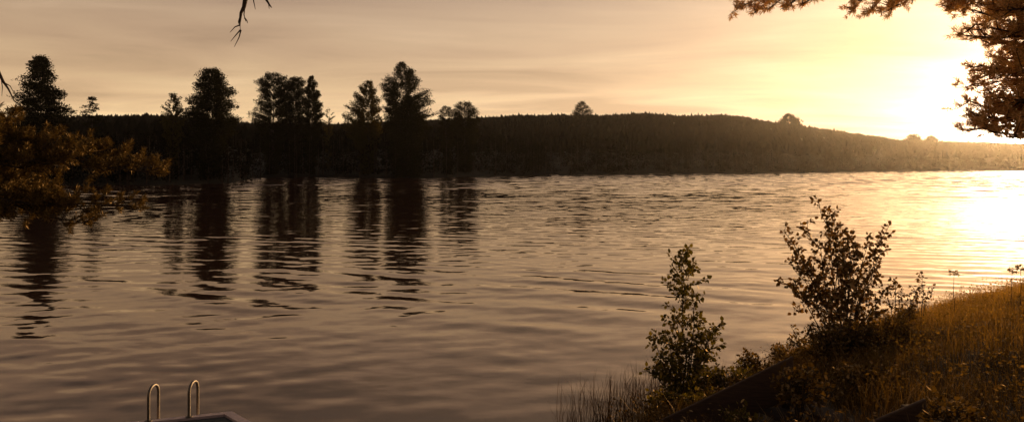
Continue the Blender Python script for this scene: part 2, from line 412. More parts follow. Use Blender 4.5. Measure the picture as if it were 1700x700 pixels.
def far_tree(name, cat, label, px, env, style, seed, inland=3.0, group=None, dens=1.0, mat='far_leaf', leaf=.34, trunk_r=.22, base_py=None):
    """env: (photo row, half width to the left, half width to the right) from the top down"""
    r = np.random.default_rng(seed)
    Y0 = shore_Y(px); Y = Y0 + inland
    s = Y / F
    kk = max(1.0, Y / 200)
    base = np.array([X(px, Y), Y, .4 + inland * .06])
    if inland > 100: base[2] = float(hill_point(np.array((Y - Y0) / (RY - Y0)), np.array(float(px)))[2]) - 1; leaf *= kk; trunk_r *= kk ** .5
    t = empty(name, base); tag(t, label, cat, group)
    e = np.array(env, float)
    low_ = np.clip((e[:, 0] - 208) / 40, 0, 1)[:, None] * .45
    e[:, 1:] *= (1 - low_ * (inland < 100)) * (WIDE[style] if inland < 100 else .95)
    ztop = Z(e[0, 0], Y)
    # trunk
    mb = MB()
    k = 9; hz = np.linspace(0, 1, k)
    tp = base + np.stack([np.cumsum(r.normal(0, .06, k)), np.cumsum(r.normal(0, .06, k)), hz * (ztop - base[2] - .3)], 1)
    tp[:, :2] -= 0 * tp[:, :2]
    tube(mb, tp, trunk_r * (1 - hz * .93), 6)
    cr = MB()
    zs = [Z(v, Y) for v in e[:, 0]]
    def env_at(z):
        py = CY - (z - H) / s
        return np.interp(py, e[:, 0], e[:, 1]) * s, np.interp(py, e[:, 0], e[:, 2]) * s
    zlo = Z(e[-1, 0], Y)
    area = sum((zs[q] - zs[q + 1]) * (e[q, 1] + e[q, 2] + e[q + 1, 1] + e[q + 1, 2]) * s / 2 for q in range(len(zs) - 1))
    st = {'pine': dict(lay=1.05, rise=.06, flat=.55, droop=-.1, cr=.48, jag=.5), 'dense': dict(lay=.55, rise=.22, flat=.7, droop=0, cr=.46, jag=.42),
          'birch': dict(lay=.5, rise=.75, flat=1.25, droop=.5, cr=.30, jag=.55), 'round': dict(lay=.5, rise=.45, flat=.85, droop=.1, cr=.40, jag=.38)}[style]
    if inland > 100: st = dict(st, lay=st['lay'] * kk, cr=st['cr'] * kk)
    span = max(.1, ztop - zlo)
    mean_r = area / span / 2
    nb = int(dens * {'pine': 14, 'dense': 11, 'birch': 8, 'round': 8}[style] * (span / st['lay']) * max(.45, min(1.6, mean_r / 2.4 / (kk if inland > 100 else 1))))
    cr_s = st['cr'] * max(.55, min(1.5, mean_r / 2.2 / (kk if inland > 100 else 1)))
    ph = r.uniform(0, 6.28, 4)
    for q in range(nb):
        z = zlo + span * ((q + r.random()) / nb) ** .95
        if style == 'pine':
            z = zlo + (round((z - zlo) / st['lay']) * st['lay'] + r.normal(0, .36))
        z = min(z, ztop - .15)
        L, Rr = env_at(z); a = q * 2.39996 + r.normal(0, .3)
        if r.random() < .45: a = (0 if r.random() < .5 else math.pi) + r.normal(0, .5)
        ca, sa = math.cos(a), math.sin(a)
        half = (Rr if ca > 0 else L) * abs(ca) + (L + Rr) / 2 * (1 - abs(ca))
        jag = 1 - st['jag'] * (.5 + .5 * math.sin(z * 2.3 + ph[0] + 1.5 * math.sin(a + ph[1]))) * r.random() ** .5
        ln = max(.25, half * jag * r.uniform(.82, 1.04) - cr_s * .35)
        tip = np.array([base[0] + ca * ln, base[1] + sa * ln, z])
        zt = max(base[2] + .5, z - st['rise'] * ln)
        fr = min(1, (zt - base[2]) / (ztop - base[2]))
        p0 = np.array([np.interp(fr, hz, tp[:, 0]), np.interp(fr, hz, tp[:, 1]), zt])
        mid_ = (p0 + tip) / 2 + np.array([0, 0, .08 * ln])
        if q % 2 == 0: tube(mb, [p0, mid_, tip], [trunk_r * .2 * (1.25 - fr), trunk_r * .13, .02], 4)
        ncl = max(2, int(ln / (cr_s * 1.05)))
        for g_ in range(ncl):
            ff = 1 - (g_ + .6 * r.random()) / ncl * (.85 if style in ('dense', 'pine') else .7)
            c = p0 * (1 - ff) ** 2 + 2 * mid_ * ff * (1 - ff) + tip * ff ** 2
            c = c + r.normal(0, .12, 3) * cr_s
            clump(cr, c, cr_s * r.uniform(.6, 1.3), 15, leaf * .8, st['flat'], r, st['droop'])
    # top shoots so the tip is ragged
    for q in range(5):
        c = np.array([base[0] + r.normal() * .25, base[1] + r.normal() * .25, ztop - r.uniform(.1, .9)])
        clump(cr, c, .26, 9, leaf * .7, 1.3, r, -.4)
    mb.build('trunk', M['twig'], t)
    cr.build('crown', M[mat], t)
    return t

WIDE = dict(pine=1.18, dense=1.22, birch=1.25, round=1.22)
GT = 'trees along the far shore'
far_tree('pine_tree', 'tree', 'broad dark pine with drooping layered branches beside the small pine across the lake', 66,
         [(95, 6, 8), (105, 14, 16), (120, 17, 22), (130, 22, 22), (136, 30, 20), (150, 34, 32), (160, 34, 36), (168, 42, 34), (182, 40, 46), (192, 40, 52), (205, 42, 40), (235, 44, 42), (290, 40, 40)], 'pine', 31, 4, GT, dens=2.1)
far_tree('pine_tree', 'tree', 'small pine with open whorled branches standing alone above the low ridge', 153,
         [(161, 3, 3), (168, 9, 8), (176, 14, 14), (184, 18, 18), (189, 20, 22), (195, 15, 16), (230, 16, 16), (270, 14, 14)], 'pine', 32, 8, GT, dens=1.1, leaf=.28, trunk_r=.16)
far_tree('birch_tree', 'tree', 'thin see-through birch touching the dense rounded pine\'s side', 288,
         [(154, 4, 10), (162, 10, 12), (172, 17, 10), (180, 20, 14), (195, 20, 17), (240, 18, 18), (280, 14, 14)], 'birch', 33, 6, GT, dens=.9, mat='far_birch', leaf=.28, trunk_r=.14)
far_tree('pine_tree', 'tree', 'dense rounded pine with a solid dark crown, next to the thin birch', 351,
         [(115, 10, 10), (122, 18, 16), (132, 24, 22), (146, 24, 32), (160, 30, 35), (172, 36, 34), (186, 40, 36), (198, 44, 40), (215, 36, 38), (250, 36, 36), (295, 30, 30)], 'dense', 34, 4, GT, dens=1.5)
far_tree('birch_tree', 'tree', 'flat-topped leafy tree on the outer side of the joined clump of three', 453,
         [(121, 10, 10), (127, 18, 20), (136, 25, 24), (150, 22, 26), (165, 24, 26), (178, 30, 26), (192, 34, 26), (205, 30, 26), (250, 26, 26), (290, 20, 20)], 'round', 35, 5, GT, dens=1.15)
far_tree('birch_tree', 'tree', 'middle tree of the joined clump of three, solid from top to bottom', 490,
         [(129, 10, 10), (137, 18, 16), (152, 20, 18), (175, 21, 18), (205, 18, 18), (250, 20, 20), (290, 18, 18)], 'dense', 36, 7, GT, dens=1.5)
far_tree('birch_tree', 'tree', 'slim pointed birch at the open-sky side of the joined clump of three', 517,
         [(126, 2, 3), (136, 7, 8), (150, 10, 12), (168, 14, 15), (182, 15, 18), (200, 14, 17), (250, 15, 15), (290, 12, 12)], 'birch', 37, 5, GT, dens=1.5, trunk_r=.15)
far_tree('birch_tree', 'tree', 'wispy low sapling in the bright gap beside the joined clump of three', 545,
         [(180, 2, 4), (188, 7, 9), (200, 10, 10), (235, 10, 10), (280, 8, 8)], 'birch', 38, 5, GT, dens=.45, mat='far_birch', leaf=.22, trunk_r=.09)
far_tree('birch_tree', 'tree', 'airy birch with sky showing through, leaning against the tall pointed tree', 612,
         [(134, 3, 5), (142, 12, 10), (152, 22, 12), (162, 20, 16), (172, 30, 18), (182, 36, 18), (196, 42, 20), (208, 40, 22), (250, 30, 22), (290, 22, 20)], 'birch', 39, 6, GT, dens=.95, mat='far_birch', trunk_r=.17)
far_tree('birch_tree', 'tree', 'tallest pointed leafy tree, its branch arching out over the ridge', 668,
         [(104, 3, 4), (112, 12, 12), (124, 16, 24), (134, 34, 26), (146, 32, 32), (156, 30, 48), (166, 30, 48), (176, 28, 44), (186, 30, 52), (200, 30, 36), (230, 32, 34), (290, 28, 28)], 'round', 40, 5, GT, dens=1.1, trunk_r=.24)
far_tree('spruce_tree', 'tree', 'dark cone-shaped spruce in front of the tallest pointed tree', 678,
         [(160, 3, 3), (172, 14, 14), (188, 22, 24), (205, 30, 34), (250, 36, 38), (296, 36, 38)], 'dense', 41, 1.5, GT, dens=1.6)
far_tree('round_tree', 'tree', 'smaller of two round bushy treetops past the tall pointed tree', 741,
         [(176, 5, 5), (182, 10, 10), (192, 14, 12), (215, 14, 14), (280, 12, 12)], 'round', 42, 6, GT, dens=1.2, leaf=.28, trunk_r=.14)
far_tree('round_tree', 'tree', 'larger of two round bushy treetops past the tall pointed tree', 772,
         [(169, 8, 8), (175, 18, 16), (184, 22, 21), (194, 24, 24), (220, 24, 24), (285, 20, 20)], 'round', 43, 6, GT, dens=1.25, leaf=.3, trunk_r=.18)
far_tree('round_tree', 'tree', 'lone rounded treetop breaking the middle of the ridge line', 966,
         [(169, 4, 4), (174, 12, 8), (182, 18, 22), (192, 20, 23), (202, 20, 22)], 'round', 44, 400, GT, dens=1.1, leaf=.34, trunk_r=.2)
far_tree('round_tree', 'tree', 'hazy clump-topped tree on the falling slope of the ridge', 1308,
         [(190, 5, 5), (195, 10, 18), (201, 20, 24), (209, 28, 26), (222, 28, 28)], 'round', 45, 380, GT, dens=1.2, leaf=.42, trunk_r=.25)
far_tree('round_tree', 'tree', 'first of two low bumps of trees near the sun\'s glare', 1516,
         [(224, 6, 6), (228, 13, 13), (235, 18, 17), (242, 18, 17)], 'round', 46, 330, GT, dens=1.2, leaf=.5, trunk_r=.25)
far_tree('round_tree', 'tree', 'second of two low bumps of trees, closest to the sun\'s glare', 1546,
         [(226, 5, 5), (230, 10, 10), (236, 13, 13), (242, 13, 13)], 'round', 47, 330, GT, dens=1.2, leaf=.5, trunk_r=.25)

# thicket along the water's edge
r4 = np.random.default_rng(5)
mb = MB(); TH = MB()
TOPS = [(-900, 215), (0, 212), (110, 214), (200, 212), (330, 214), (420, 212), (560, 214), (640, 212), (800, 214), (900, 220), (1100, 226), (1300, 236), (1400, 244), (1500, 248), (1700, 256), (2700, 262)]
for q in range(1150):
    px = r4.uniform(-420, 2150); Yb = shore_Y(px)
    u = r4.random() ** 1.3; Y = Yb + 1.0 + u * 26
    top = interp(TOPS, px) + r4.exponential(12) + (1 - u) * 26 * r4.random()
    zt = min(Z(top, Y), 15)
    x = X(px, Y); gz = .5 + 1.2 * u; hgt_ = max(1.5, zt - gz)
    wid = r4.uniform(1.2, 2.4) * (1 + (Yb - 100) / 600)
    tube(mb, [[x, Y, gz - .4], [x + .1, Y, gz + hgt_ * .5], [x, Y, gz + hgt_ * .95]], [.12, .08, .02], 4)
    for c in range(7):
        f = r4.random(); ww = wid * (.35 + .65 * math.sin(math.pi * (1 - f) ** .8 * .8 + .25))
        cpos = np.array([x + r4.normal() * ww * .55, Y + r4.normal() * ww * .5, gz + .3 + f * (hgt_ - .5)])
        clump(TH, cpos, wid * .62, 22, .42 * (1 + (Yb - 100) / 400), .8, r4)
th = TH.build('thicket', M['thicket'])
tag(th, 'dark mass of bushes and young trees along the far waterline', 'thicket', kind='stuff')
mb.build('stems', M['twig'], th)

# ------------------------------------------------------------------ near pines
def needle_tufts(mb, c, d, n, L, W, r, spread=.9):
    m_ = len(c)
    base = np.repeat(c, n, 0); dd = np.repeat(unit(d), n, 0)
    along = r.random((m_ * n, 1)) * np.repeat(r.uniform(.07, .16, (m_, 1)), n, 0)
    base = base - dd * along
    q = dd * r.uniform(.25, 1.0, (m_ * n, 1)) + unit(r.normal(size=(m_ * n, 3))) * spread
    leaves(mb, base, q, L * r.uniform(.7, 1.2, m_ * n), W, r=r)

def bough(wood, tuf_c, tuf_d, p0, p1, r, sag=.15, r0=.035, n_sub=12, sub_len=.6, up=.25, start=.35, dens=1.0):
    """a limb from p0 to p1 with side shoots; appends tuft positions"""
    p0, p1 = np.asarray(p0, float), np.asarray(p1, float)
    L = np.linalg.norm(p1 - p0); k = 9; s = np.linspace(0, 1, k)
    pts = p0 + (p1 - p0) * s[:, None]
    pts[:, 2] += -sag * np.sin(np.pi * s) * L * .5
    pts[1:-1] += r.normal(0, .018 * L, (k - 2, 3))
    tube(wood, pts, r0 * (1 - .85 * s) + .004, 6)
    ax = unit(p1 - p0)
    side0 = unit(np.cross(ax, [0, 0, 1.0]))
    for q in range(n_sub):
        f = start + (1 - start) * (q + r.random()) / n_sub
        b = np.array([np.interp(f, s, pts[:, c]) for c in range(3)])
        sgn = 1 if q % 2 else -1
        dirv_ = unit(ax * r.uniform(.35, .9) + side0 * sgn * r.uniform(.3, 1) + np.array([0, 0, r.normal(up, .35)]))
        l2 = sub_len * (1.15 - .75 * f) * r.uniform(.6, 1.25)
        e = b + dirv_ * l2 + np.array([0, 0, .06 * l2])
        m_ = (b + e) / 2 - np.array([0, 0, .08 * l2])
        tube(wood, [b, m_, e], [.010, .007, .004], 4)
        nt_ = max(2, int(dens * l2 / .085))
        for g_ in range(nt_):
            ff = .25 + .75 * (g_ + r.random()) / nt_
            c = b * (1 - ff) ** 2 + 2 * m_ * ff * (1 - ff) + e * ff ** 2
            d = unit(dirv_ * .8 + r.normal(0, .45, 3) + np.array([0, 0, .75]))
            tl = r.uniform(.05, .16)
            tuf_c.append(c + d * tl); tuf_d.append(d)
    tuf_c.append(pts[-1]); tuf_d.append(ax)

# left pine: its trunk stands on the bank outside the view
r5 = np.random.default_rng(8)
tb = np.array([-8.0, 6.2, float(ground(np.array(-8.0), np.array(6.2)))])
pl = empty('pine_tree', tb); tag(pl, 'near pine whose brown sunlit needle boughs reach in low over the water', 'tree')
wood = MB(); hz = np.linspace(0, 1, 12)
tr = tb + np.stack([.25 * np.sin(hz * 3), .1 * np.sin(hz * 5), hz * 12.5 - .3], 1)
tube(wood, tr, .2 * (1 - .85 * hz), 10)
wood.build('trunk', M['bark'], pl, True)
limbs = MB(); tc_, td_ = [], []
Yb = 8.0
def tp(z): return np.array([np.interp(z, tr[:, 2], tr[:, 0]), np.interp(z, tr[:, 2], tr[:, 1]), z])
for (px, py, Y, zt, sag, n, sl_) in [(262, 287, 8.3, 4.3, .05, 30, .62), (200, 267, 8.5, 4.5, .04, 26, .6), (150, 372, 8.0, 3.9, .06, 26, .62), (120, 257, 8.2, 4.4, .02, 24, .6),
                               (225, 342, 8.2, 4.0, .08, 22, .5), (70, 347, 7.8, 3.7, .02, 26, .65), (60, 284, 7.8, 4.2, .0, 26, .65), (10, 357, 7.6, 3.6, 0, 18, .5), (20, 312, 7.7, 4.0, 0, 22, .6), (95, 322, 8.4, 4.1, .03, 24, .6)]:
    bough(limbs, tc_, td_, tp(zt), P(px, py, Y), r5, sag, .03, int(n * 1.35), sl_, .28, .42, 1.15)
bough(limbs, tc_, td_, tp(4.9), P(-2, 200, 7.2), r5, .0, .03, 16, .4, .15, .4)
for q in range(16):   # the rest of the crown, above and beside the view
    z = 5.5 + 7 * (q / 16); a = q * 2.4 + .8
    l = 2.6 * (1 - (z - 5) / 9)
    if math.cos(a) * l > .8: l *= .5
    bough(limbs, tc_, td_, tp(z), tp(z) + np.array([math.cos(a) * l - .3, math.sin(a) * l, .5]), r5, -.1, .035, 10, .6, .3, .3, .6)
limbs.build('limb', M['twig'], pl)
nd = MB(); tc_ = np.array(tc_); td_ = np.array(td_)
needle_tufts(nd, tc_, td_, 76, .065, .0085, r5, .8)
nd.build('needles', M['needle'], pl)
# dead branches of the same pine
def dead(p_list, r0, twigs, r, name='dead_branch'):
    mb = MB(); pts = np.array(p_list, float)
    tube(mb, pts, np.linspace(r0, .004, len(pts)), 6)
    for a_, b_, c_ in twigs:
        tube(mb, [a_, b_, c_], [.007, .005, .002], 4)
    return mb.build(name, M['twig'], pl)
Yd = 6.0
dead([tp(6.4), [-6, 6.1, 6.3], [-4.2, 6.0, 6.0], P(420, -60, Yd), P(408, -5, Yd), P(405, 12, Yd), P(400, 22, Yd), P(398, 38, Yd), P(399, 50, Yd)], .04,
     [(P(407, 4, Yd), P(405, 25, Yd), P(408, 36, Yd)), (P(399, 50, Yd), P(392, 58, Yd), P(383, 69, Yd)), (P(400, 50, Yd), P(397, 62, Yd), P(389, 78, Yd)),
      (P(398, 42, Yd), P(390, 45, Yd), P(382, 54, Yd)), (P(406, 30, Yd), P(410, 35, Yd), P(411, 39, Yd)), (P(398, 30, Yd), P(396, 36, Yd), P(396, 40, Yd)),
      (P(418, -20, Yd), P(421, 2, Yd), P(424, 16, Yd))], r5)
dead([[-4.2, 6.0, 6.0], P(424, -40, Yd), P(440, -4, Yd), P(447, 8, Yd), P(451, 13, Yd)], .02,
     [(P(441, -2, Yd), P(446, 7, Yd), P(447, 15, Yd)), (P(436, -12, Yd), P(438, -4, Yd), P(443, 4, Yd))], r5)
Yd = 7.2
dead([tp(5.3), P(-60, 90, Yd), P(-4, 116, Yd), P(5, 135, Yd), P(14, 148, Yd), P(24, 168, Yd)], .028,
     [(P(2, 130, Yd), P(4, 145, Yd), P(3, 160, Yd)), (P(8, 138, Yd), P(17, 143, Yd), P(25, 158, Yd)), (P(24, 168, Yd), P(38, 178, Yd), P(62, 186, Yd))], r5)

# right pine: trunk just outside the view, crown against the sun
r6 = np.random.default_rng(17)
Yr = 9.4
tb = np.array([9.6, 9.2, float(ground(np.array(9.6), np.array(9.2)))])
pr = empty('pine_tree', tb); tag(pr, 'large pine silhouetted against the setting sun with boughs hanging over the lake', 'tree')
wood = MB(); tr2 = tb + np.stack([-.3 * np.sin(hz * 2.5), .12 * np.sin(hz * 4), hz * 14 - .3], 1)
tube(wood, tr2, .24 * (1 - .8 * hz), 10); wood.build('trunk', M['bark'], pr, True)
def tq(z): return np.array([np.interp(z, tr2[:, 2], tr2[:, 0]), np.interp(z, tr2[:, 2], tr2[:, 1]), z])
limbs = MB(); tc_, td_ = [], []
tips = [(1606, 218, 9.2), (1630, 212, 10.2), (1660, 220, 8.8), (1700, 205, 9.6), (1604, 165, 9.4), (1622, 190, 9.0), (1650, 180, 9.8), (1690, 170, 9.2), (1618, 140, 9.6), (1640, 125, 9.2), (1660, 150, 9.4), (1628, 108, 9.2),
        (1655, 95, 9.8), (1690, 120, 9.0), (1606, 60, 9.2), (1640, 72, 9.6), (1680, 80, 9.4), (1620, 40, 9.0), (1600, 12, 9.4), (1650, 30, 9.6), (1690, 40, 9.0), (1640, 5, 9.2), (1680, 0, 9.6), (1720, 60, 9.3), (1720, 130, 9.6), (1720, 190, 9.0),
        (1675, 55, 9.9), (1700, 90, 9.5), (1665, 200, 9.4), (1695, 150, 9.9), (1648, 160, 9.0), (1660, 18, 9.0), (1700, 15, 9.2), (1690, 225, 10.0), (1640, 200, 9.6), (1670, 105, 10.2), (1635, 20, 10.2)]
for (px, py, Y) in tips:
    e = P(px, py, Y); s0 = tq(e[2] + r6.uniform(-.1, .5))
    bough(limbs, tc_, td_, s0, e, r6, .06, .03, 40, .55, .15, .22, 1.2)
for (px, py, Y, py0) in [(1222, 8, 9.0, -110), (1330, 2, 9.2, -100), (1250, 18, 9.1, -90), (1278, 8, 8.9, -80), (1305, 6, 8.9, -80), (1412, 14, 9.3, -85), (1462, 12, 9.3, -70), (1476, 10, 9.0, -60), (1440, 18, 9.1, -80), (1572, 10, 9.2, -60), (1585, 8, 9.3, -50), (1600, 14, 9.0, -70)]:
    e = P(px, py + 6, Y); s0 = tq(e[2] + 1.6 + (1700 - px) / 190)
    bough(limbs, tc_, td_, s0, e, r6, -.03, .03, 15, .34, .0, .90 if px < 1500 else .84, 1.2)
for q in range(14):
    z = 6.8 + 7 * (q / 14); a = q * 2.4
    l = 3.0 * (1 - (z - 6) / 9.5)
    bough(limbs, tc_, td_, tq(z), tq(z) + np.array([math.cos(a) * l + .4, math.sin(a) * l, .5]), r6, -.1, .035, 10, .6, .3, .3, .6)
limbs.build('limb', M['twig'], pr)
nd = MB(); tc_ = np.array(tc_); td_ = np.array(td_)
needle_tufts(nd, tc_, td_, 40, .07, .009, r6)
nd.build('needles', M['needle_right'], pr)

# ------------------------------------------------------------------ shrubs on the bank
def shrub(name, cat, label, base, stems, mat, seed, leaf_L=.07, leaf_W=.05, dens=1.0, stem_r=.012, twig_n=9, twig_l=.35, group=None, droop=.15, twig_gain=1.0):
    r = np.random.default_rng(seed)
    base = np.asarray(base, float)
    t = empty(name, base); tag(t, label, cat, group)
    wd, lf = MB(), MB()
    C, D = [], []
    for tipp, n_tw, l_tw, f0 in stems:
        n_tw = int(n_tw * twig_gain); l_tw *= twig_gain ** .5
        tipp = np.asarray(tipp, float); k = 8; s = np.linspace(0, 1, k)
        ln = np.linalg.norm(tipp - base)
        pts = base + (tipp - base) * s[:, None]
        pts[:, 2] += .10 * ln * np.sin(np.pi * s)
        pts[1:-1] += r.normal(0, .012 * ln, (k - 2, 3))
        tube(wd, pts, stem_r * (1 - .8 * s) + .0015, 5)
        ax = unit(tipp - base)
        for q in range(n_tw):
            f = f0 + (1 - f0) * (q + r.random()) / n_tw
            b = np.array([np.interp(f, s, pts[:, c]) for c in range(3)])
            dv = r.normal(size=3); dv -= ax * (dv @ ax); dv = unit(unit(dv) * r.uniform(.6, 1.1) + ax * r.uniform(.4, 1.0))
            l2 = l_tw * (1.2 - .85 * f) * r.uniform(.6, 1.2)
            e = b + dv * l2 - np.array([0, 0, droop * l2]); mi = (b + e) / 2 + np.array([0, 0, .06 * l2])
            tube(wd, [b, mi, e], [.004, .003, .0015], 4)
            nl = max(3, int(dens * l2 / .017))
            for g_ in range(nl):
                ff = .15 + .85 * (g_ + r.random()) / nl
                c = b * (1 - ff) ** 2 + 2 * mi * ff * (1 - ff) + e * ff ** 2
                d = unit(dv * .5 + r.normal(0, .75, 3) + np.array([0, 0, -.25]))
                C.append(c + d * .02); D.append(d)
        for g_ in range(int(dens * ln * (1 - f0) * 9)):
            f = f0 + (1 - f0) * r.random()
            c = np.array([np.interp(f, s, pts[:, q]) for q in range(3)])
            d = unit(r.normal(0, 1, 3)); C.append(c + d * .015); D.append(d)
    C = np.array(C); D = np.array(D); n = len(C)
    L = leaf_L * r.uniform(.6, 1.25, n)
    # six-sided rounded leaf
    d = unit(D); sd = unit(np.cross(d, r.normal(size=(n, 3)))); W = (leaf_W / leaf_L) * L[:, None]; Lc = L[:, None]; nn_ = np.cross(d, sd)
    v = np.stack([C, C + d * Lc * .25 + sd * W * .45, C + d * Lc * .62 + sd * W * .40 + nn_ * W * .08, C + d * Lc,
                  C + d * Lc * .62 - sd * W * .40 + nn_ * W * .08, C + d * Lc * .25 - sd * W * .45], 1).reshape(-1, 3)
    o = np.arange(n)[:, None] * 6
    lf.add(v, np.concatenate([o + [0, 1, 2, 3], o + [0, 3, 4, 5]], 0))
    wd.build('stem', M['twig'], t)
    lf.build('leaves', M[mat], t)
    return t
def gz(x, y): return float(ground(np.array(float(x)), np.array(float(y))))

Ya = 9.2; bx_ = X(1135, Ya)
def pa_(px, py, dy=0): return P(px, py, Ya + dy)
shrub('birch_sapling', 'sapling', 'slender pointed young birch with small light-edged leaves at the water\'s edge', (bx_, Ya, gz(bx_, Ya)),
      [(pa_(1138, 418), 44, .52, .18), (pa_(1082, 560, .1), 10, .28, .3), (pa_(1196, 535, -.1), 12, .3, .35), (pa_(1178, 548, .25), 10, .3, .3), (pa_(1070, 612, -.1), 10, .3, .2), (pa_(1100, 590, -.3), 10, .3, .2),
       (pa_(1165, 600, -.3), 12, .35, .15), (pa_(1190, 610, .1), 10, .3, .2), (pa_(1120, 520, .2), 12, .28, .3), (pa_(1155, 500, -.1), 12, .28, .3), (pa_(1085, 650, -.1), 10, .3, .1), (pa_(1150, 640, -.35), 14, .35, .1), (pa_(1120, 650, -.3), 12, .35, .1), (pa_(1175, 570, 0), 10, .3, .3), (pa_(1075, 680, -.2), 10, .3, .1), (pa_(1110, 685, -.3), 12, .32, .05), (pa_(1180, 660, -.2), 12, .32, .1), (pa_(1105, 555, 0), 10, .3, .3), (pa_(1160, 545, 0), 12, .28, .25), (pa_(1112, 600, 0), 12, .3, .2)],
      'leaf', 51, .060, .045, 1.05, twig_gain=1.15)
Yc = 10.0; bx_ = X(1402, Yc)
def pb_(px, py, dy=0): return P(px, py, Yc + dy)
shrub('alder_shrub', 'shrub', 'tall leaning shrub with sprawling dark leafy branches against the golden water', (bx_, Yc, gz(bx_, Yc)),
      [(pb_(1358, 328), 13, .30, .52), (pb_(1385, 350, .1), 12, .30, .5), (pb_(1300, 382, -.1), 14, .28, .5), (pb_(1292, 464, .1), 12, .26, .52), (pb_(1476, 374, .1), 13, .26, .5), (pb_(1330, 440, .2), 12, .32, .45),
       (pb_(1462, 420, -.1), 12, .3, .45), (pb_(1420, 400, 0), 15, .36, .42), (pb_(1385, 405, -.2), 14, .36, .42), (pb_(1445, 445, .2), 12, .34, .4), (pb_(1360, 470, -.2), 13, .34, .4), (pb_(1480, 470, 0), 10, .26, .45), (pb_(1405, 450, 0), 14, .36, .38), (pb_(1340, 490, 0), 9, .2, .5), (pb_(1430, 490, 0), 14, .34, .3), (pb_(1390, 500, -.1), 14, .34, .3), (pb_(1442, 392, .1), 12, .3, .5), (pb_(1340, 368, .1), 11, .28, .55), (pb_(1412, 384, -.1), 12, .3, .5), (pb_(1318, 470, -.1), 10, .26, .5), (pb_(1395, 372, .15), 12, .3, .5), (pb_(1322, 412, 0), 11, .28, .5), (pb_(1372, 436, .1), 12, .34, .4), (pb_(1310, 430, .1), 10, .26, .5)],
      'leaf_back', 52, .066, .050, 1.0, .010, twig_gain=1.15)
low = [(1486, 462, 10.6, .34, 'small leafy shoot beside the leaning shrub'), (1530, 455, 11.0, .42, 'upright young shoot with a pointed tip on the bank crest'),
       (1510, 488, 10.4, .26, 'low rounded seedling on the bank between the leaning shrub and the upright shoot')]
for k, (px, py, Y, l, lab) in enumerate(low):
    b = (X(px, Y), Y, gz(X(px, Y), Y))
    shrub('young_shrub', 'shrub', lab, b, [(P(px, py, Y), 14, .16, .35), (P(px - 14, py + 22, Y), 7, .15, .4), (P(px + 12, py + 20, Y), 7, .15, .4)], 'leaf_back', 60 + k, .055, .036, .9, .007)
# low bushes making the bank's outline
bush = [(1262, 584, 10.4, 44, 'low leafy bush on the grassy water edge midway between the sapling and the leaning shrub'), (1312, 570, 10.8, 40, 'low rounded bush on the water edge nearer the leaning shrub than the sapling'), (1352, 540, 10.4, 50, 'low bush under the leaning shrub on its open-water side'), (1395, 534, 9.5, 60, 'dense bush wrapped round the foot of the leaning shrub'), (1452, 512, 9.9, 70, 'wide bush on the bank crest right beside the leaning shrub'),
        (1215, 612, 9.2, 40, 'small bush between the birch sapling and the grassy edge'), (1165, 650, 8.2, 46, 'leafy yellowish bush in front of the birch sapling at the stair board'), (1222, 692, 6.4, 22, 'small pale-leaved plant growing against the stair\'s side'), (1580, 665, 5.0, 34, 'weeds at the upper end of the nearer stair board'), (1480, 545, 9.6, 60, 'dense bush on the slope below the upright shoot'),
        (1372, 536, 9.3, 44, 'leafy bush at the leaning shrub\'s base nearest the birch sapling'), (1425, 528, 9.4, 48, 'upright leafy bush filling the leaning shrub\'s foot'), (1440, 610, 7.6, 60, 'tangled bush with a few bright leaves behind the nearer stair board'), (1326, 606, 6.5, 40, 'weedy bush hiding the upper end of the longer stair board')]
for k, (px, py, Y, hw, lab) in enumerate(bush):
    r = np.random.default_rng(70 + k)
    x = X(px, Y); b = np.array([x, Y, gz(x, Y)])
    st = []
    for q in range(max(6, hw // 4)):
        st.append((P(px + r.uniform(-hw, hw), py + abs(r.normal()) * 18, Y + r.uniform(-.35, .35)), 10, .26, .25))
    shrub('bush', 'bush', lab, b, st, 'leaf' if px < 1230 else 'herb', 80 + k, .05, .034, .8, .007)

# flowering stalks standing above the grass
def stalk(px, py, Y, lab, seed):
    r = np.random.default_rng(seed); x = X(px, Y); b = np.array([x, Y, gz(x, Y)]); tip = P(px, py, Y)
    t = empty('wildflower', b); tag(t, lab, 'wildflower')
    mb = MB(); pts = np.linspace(b, tip, 6); pts[1:-1, 0] += r.normal(0, .012, 4)
    tube(mb, pts, np.linspace(.006, .003, 6), 5)
    hd = MB()
    for q in range(9):
        a = r.uniform(0, 6.28); p0 = pts[-1] - np.array([0, 0, r.uniform(0, .05)])
        e = p0 + np.array([math.cos(a) * .05, math.sin(a) * .05, r.uniform(.02, .06)])
        tube(hd, [p0, (p0 + e) / 2 + [0, 0, .01], e], .002, 4)
        c = e + r.normal(0, .012, (14, 3)); leaves(hd, c, r.normal(size=(14, 3)), .03, .018, r=r)
    mb.build('stalk', M['twig'], t); hd.build('flower_head', M['herb'], t)
stalk(1584, 453, 11.2, 'tall thin flower stalk with a loose head, alone on the bank crest', 91)
stalk(1681, 450, 11.5, 'flower stalk with a branched head in the glare at the bank\'s top', 92)
stalk(1694, 446, 11.0, 'outermost flower stalk at the bank\'s top in the sun glare', 93)

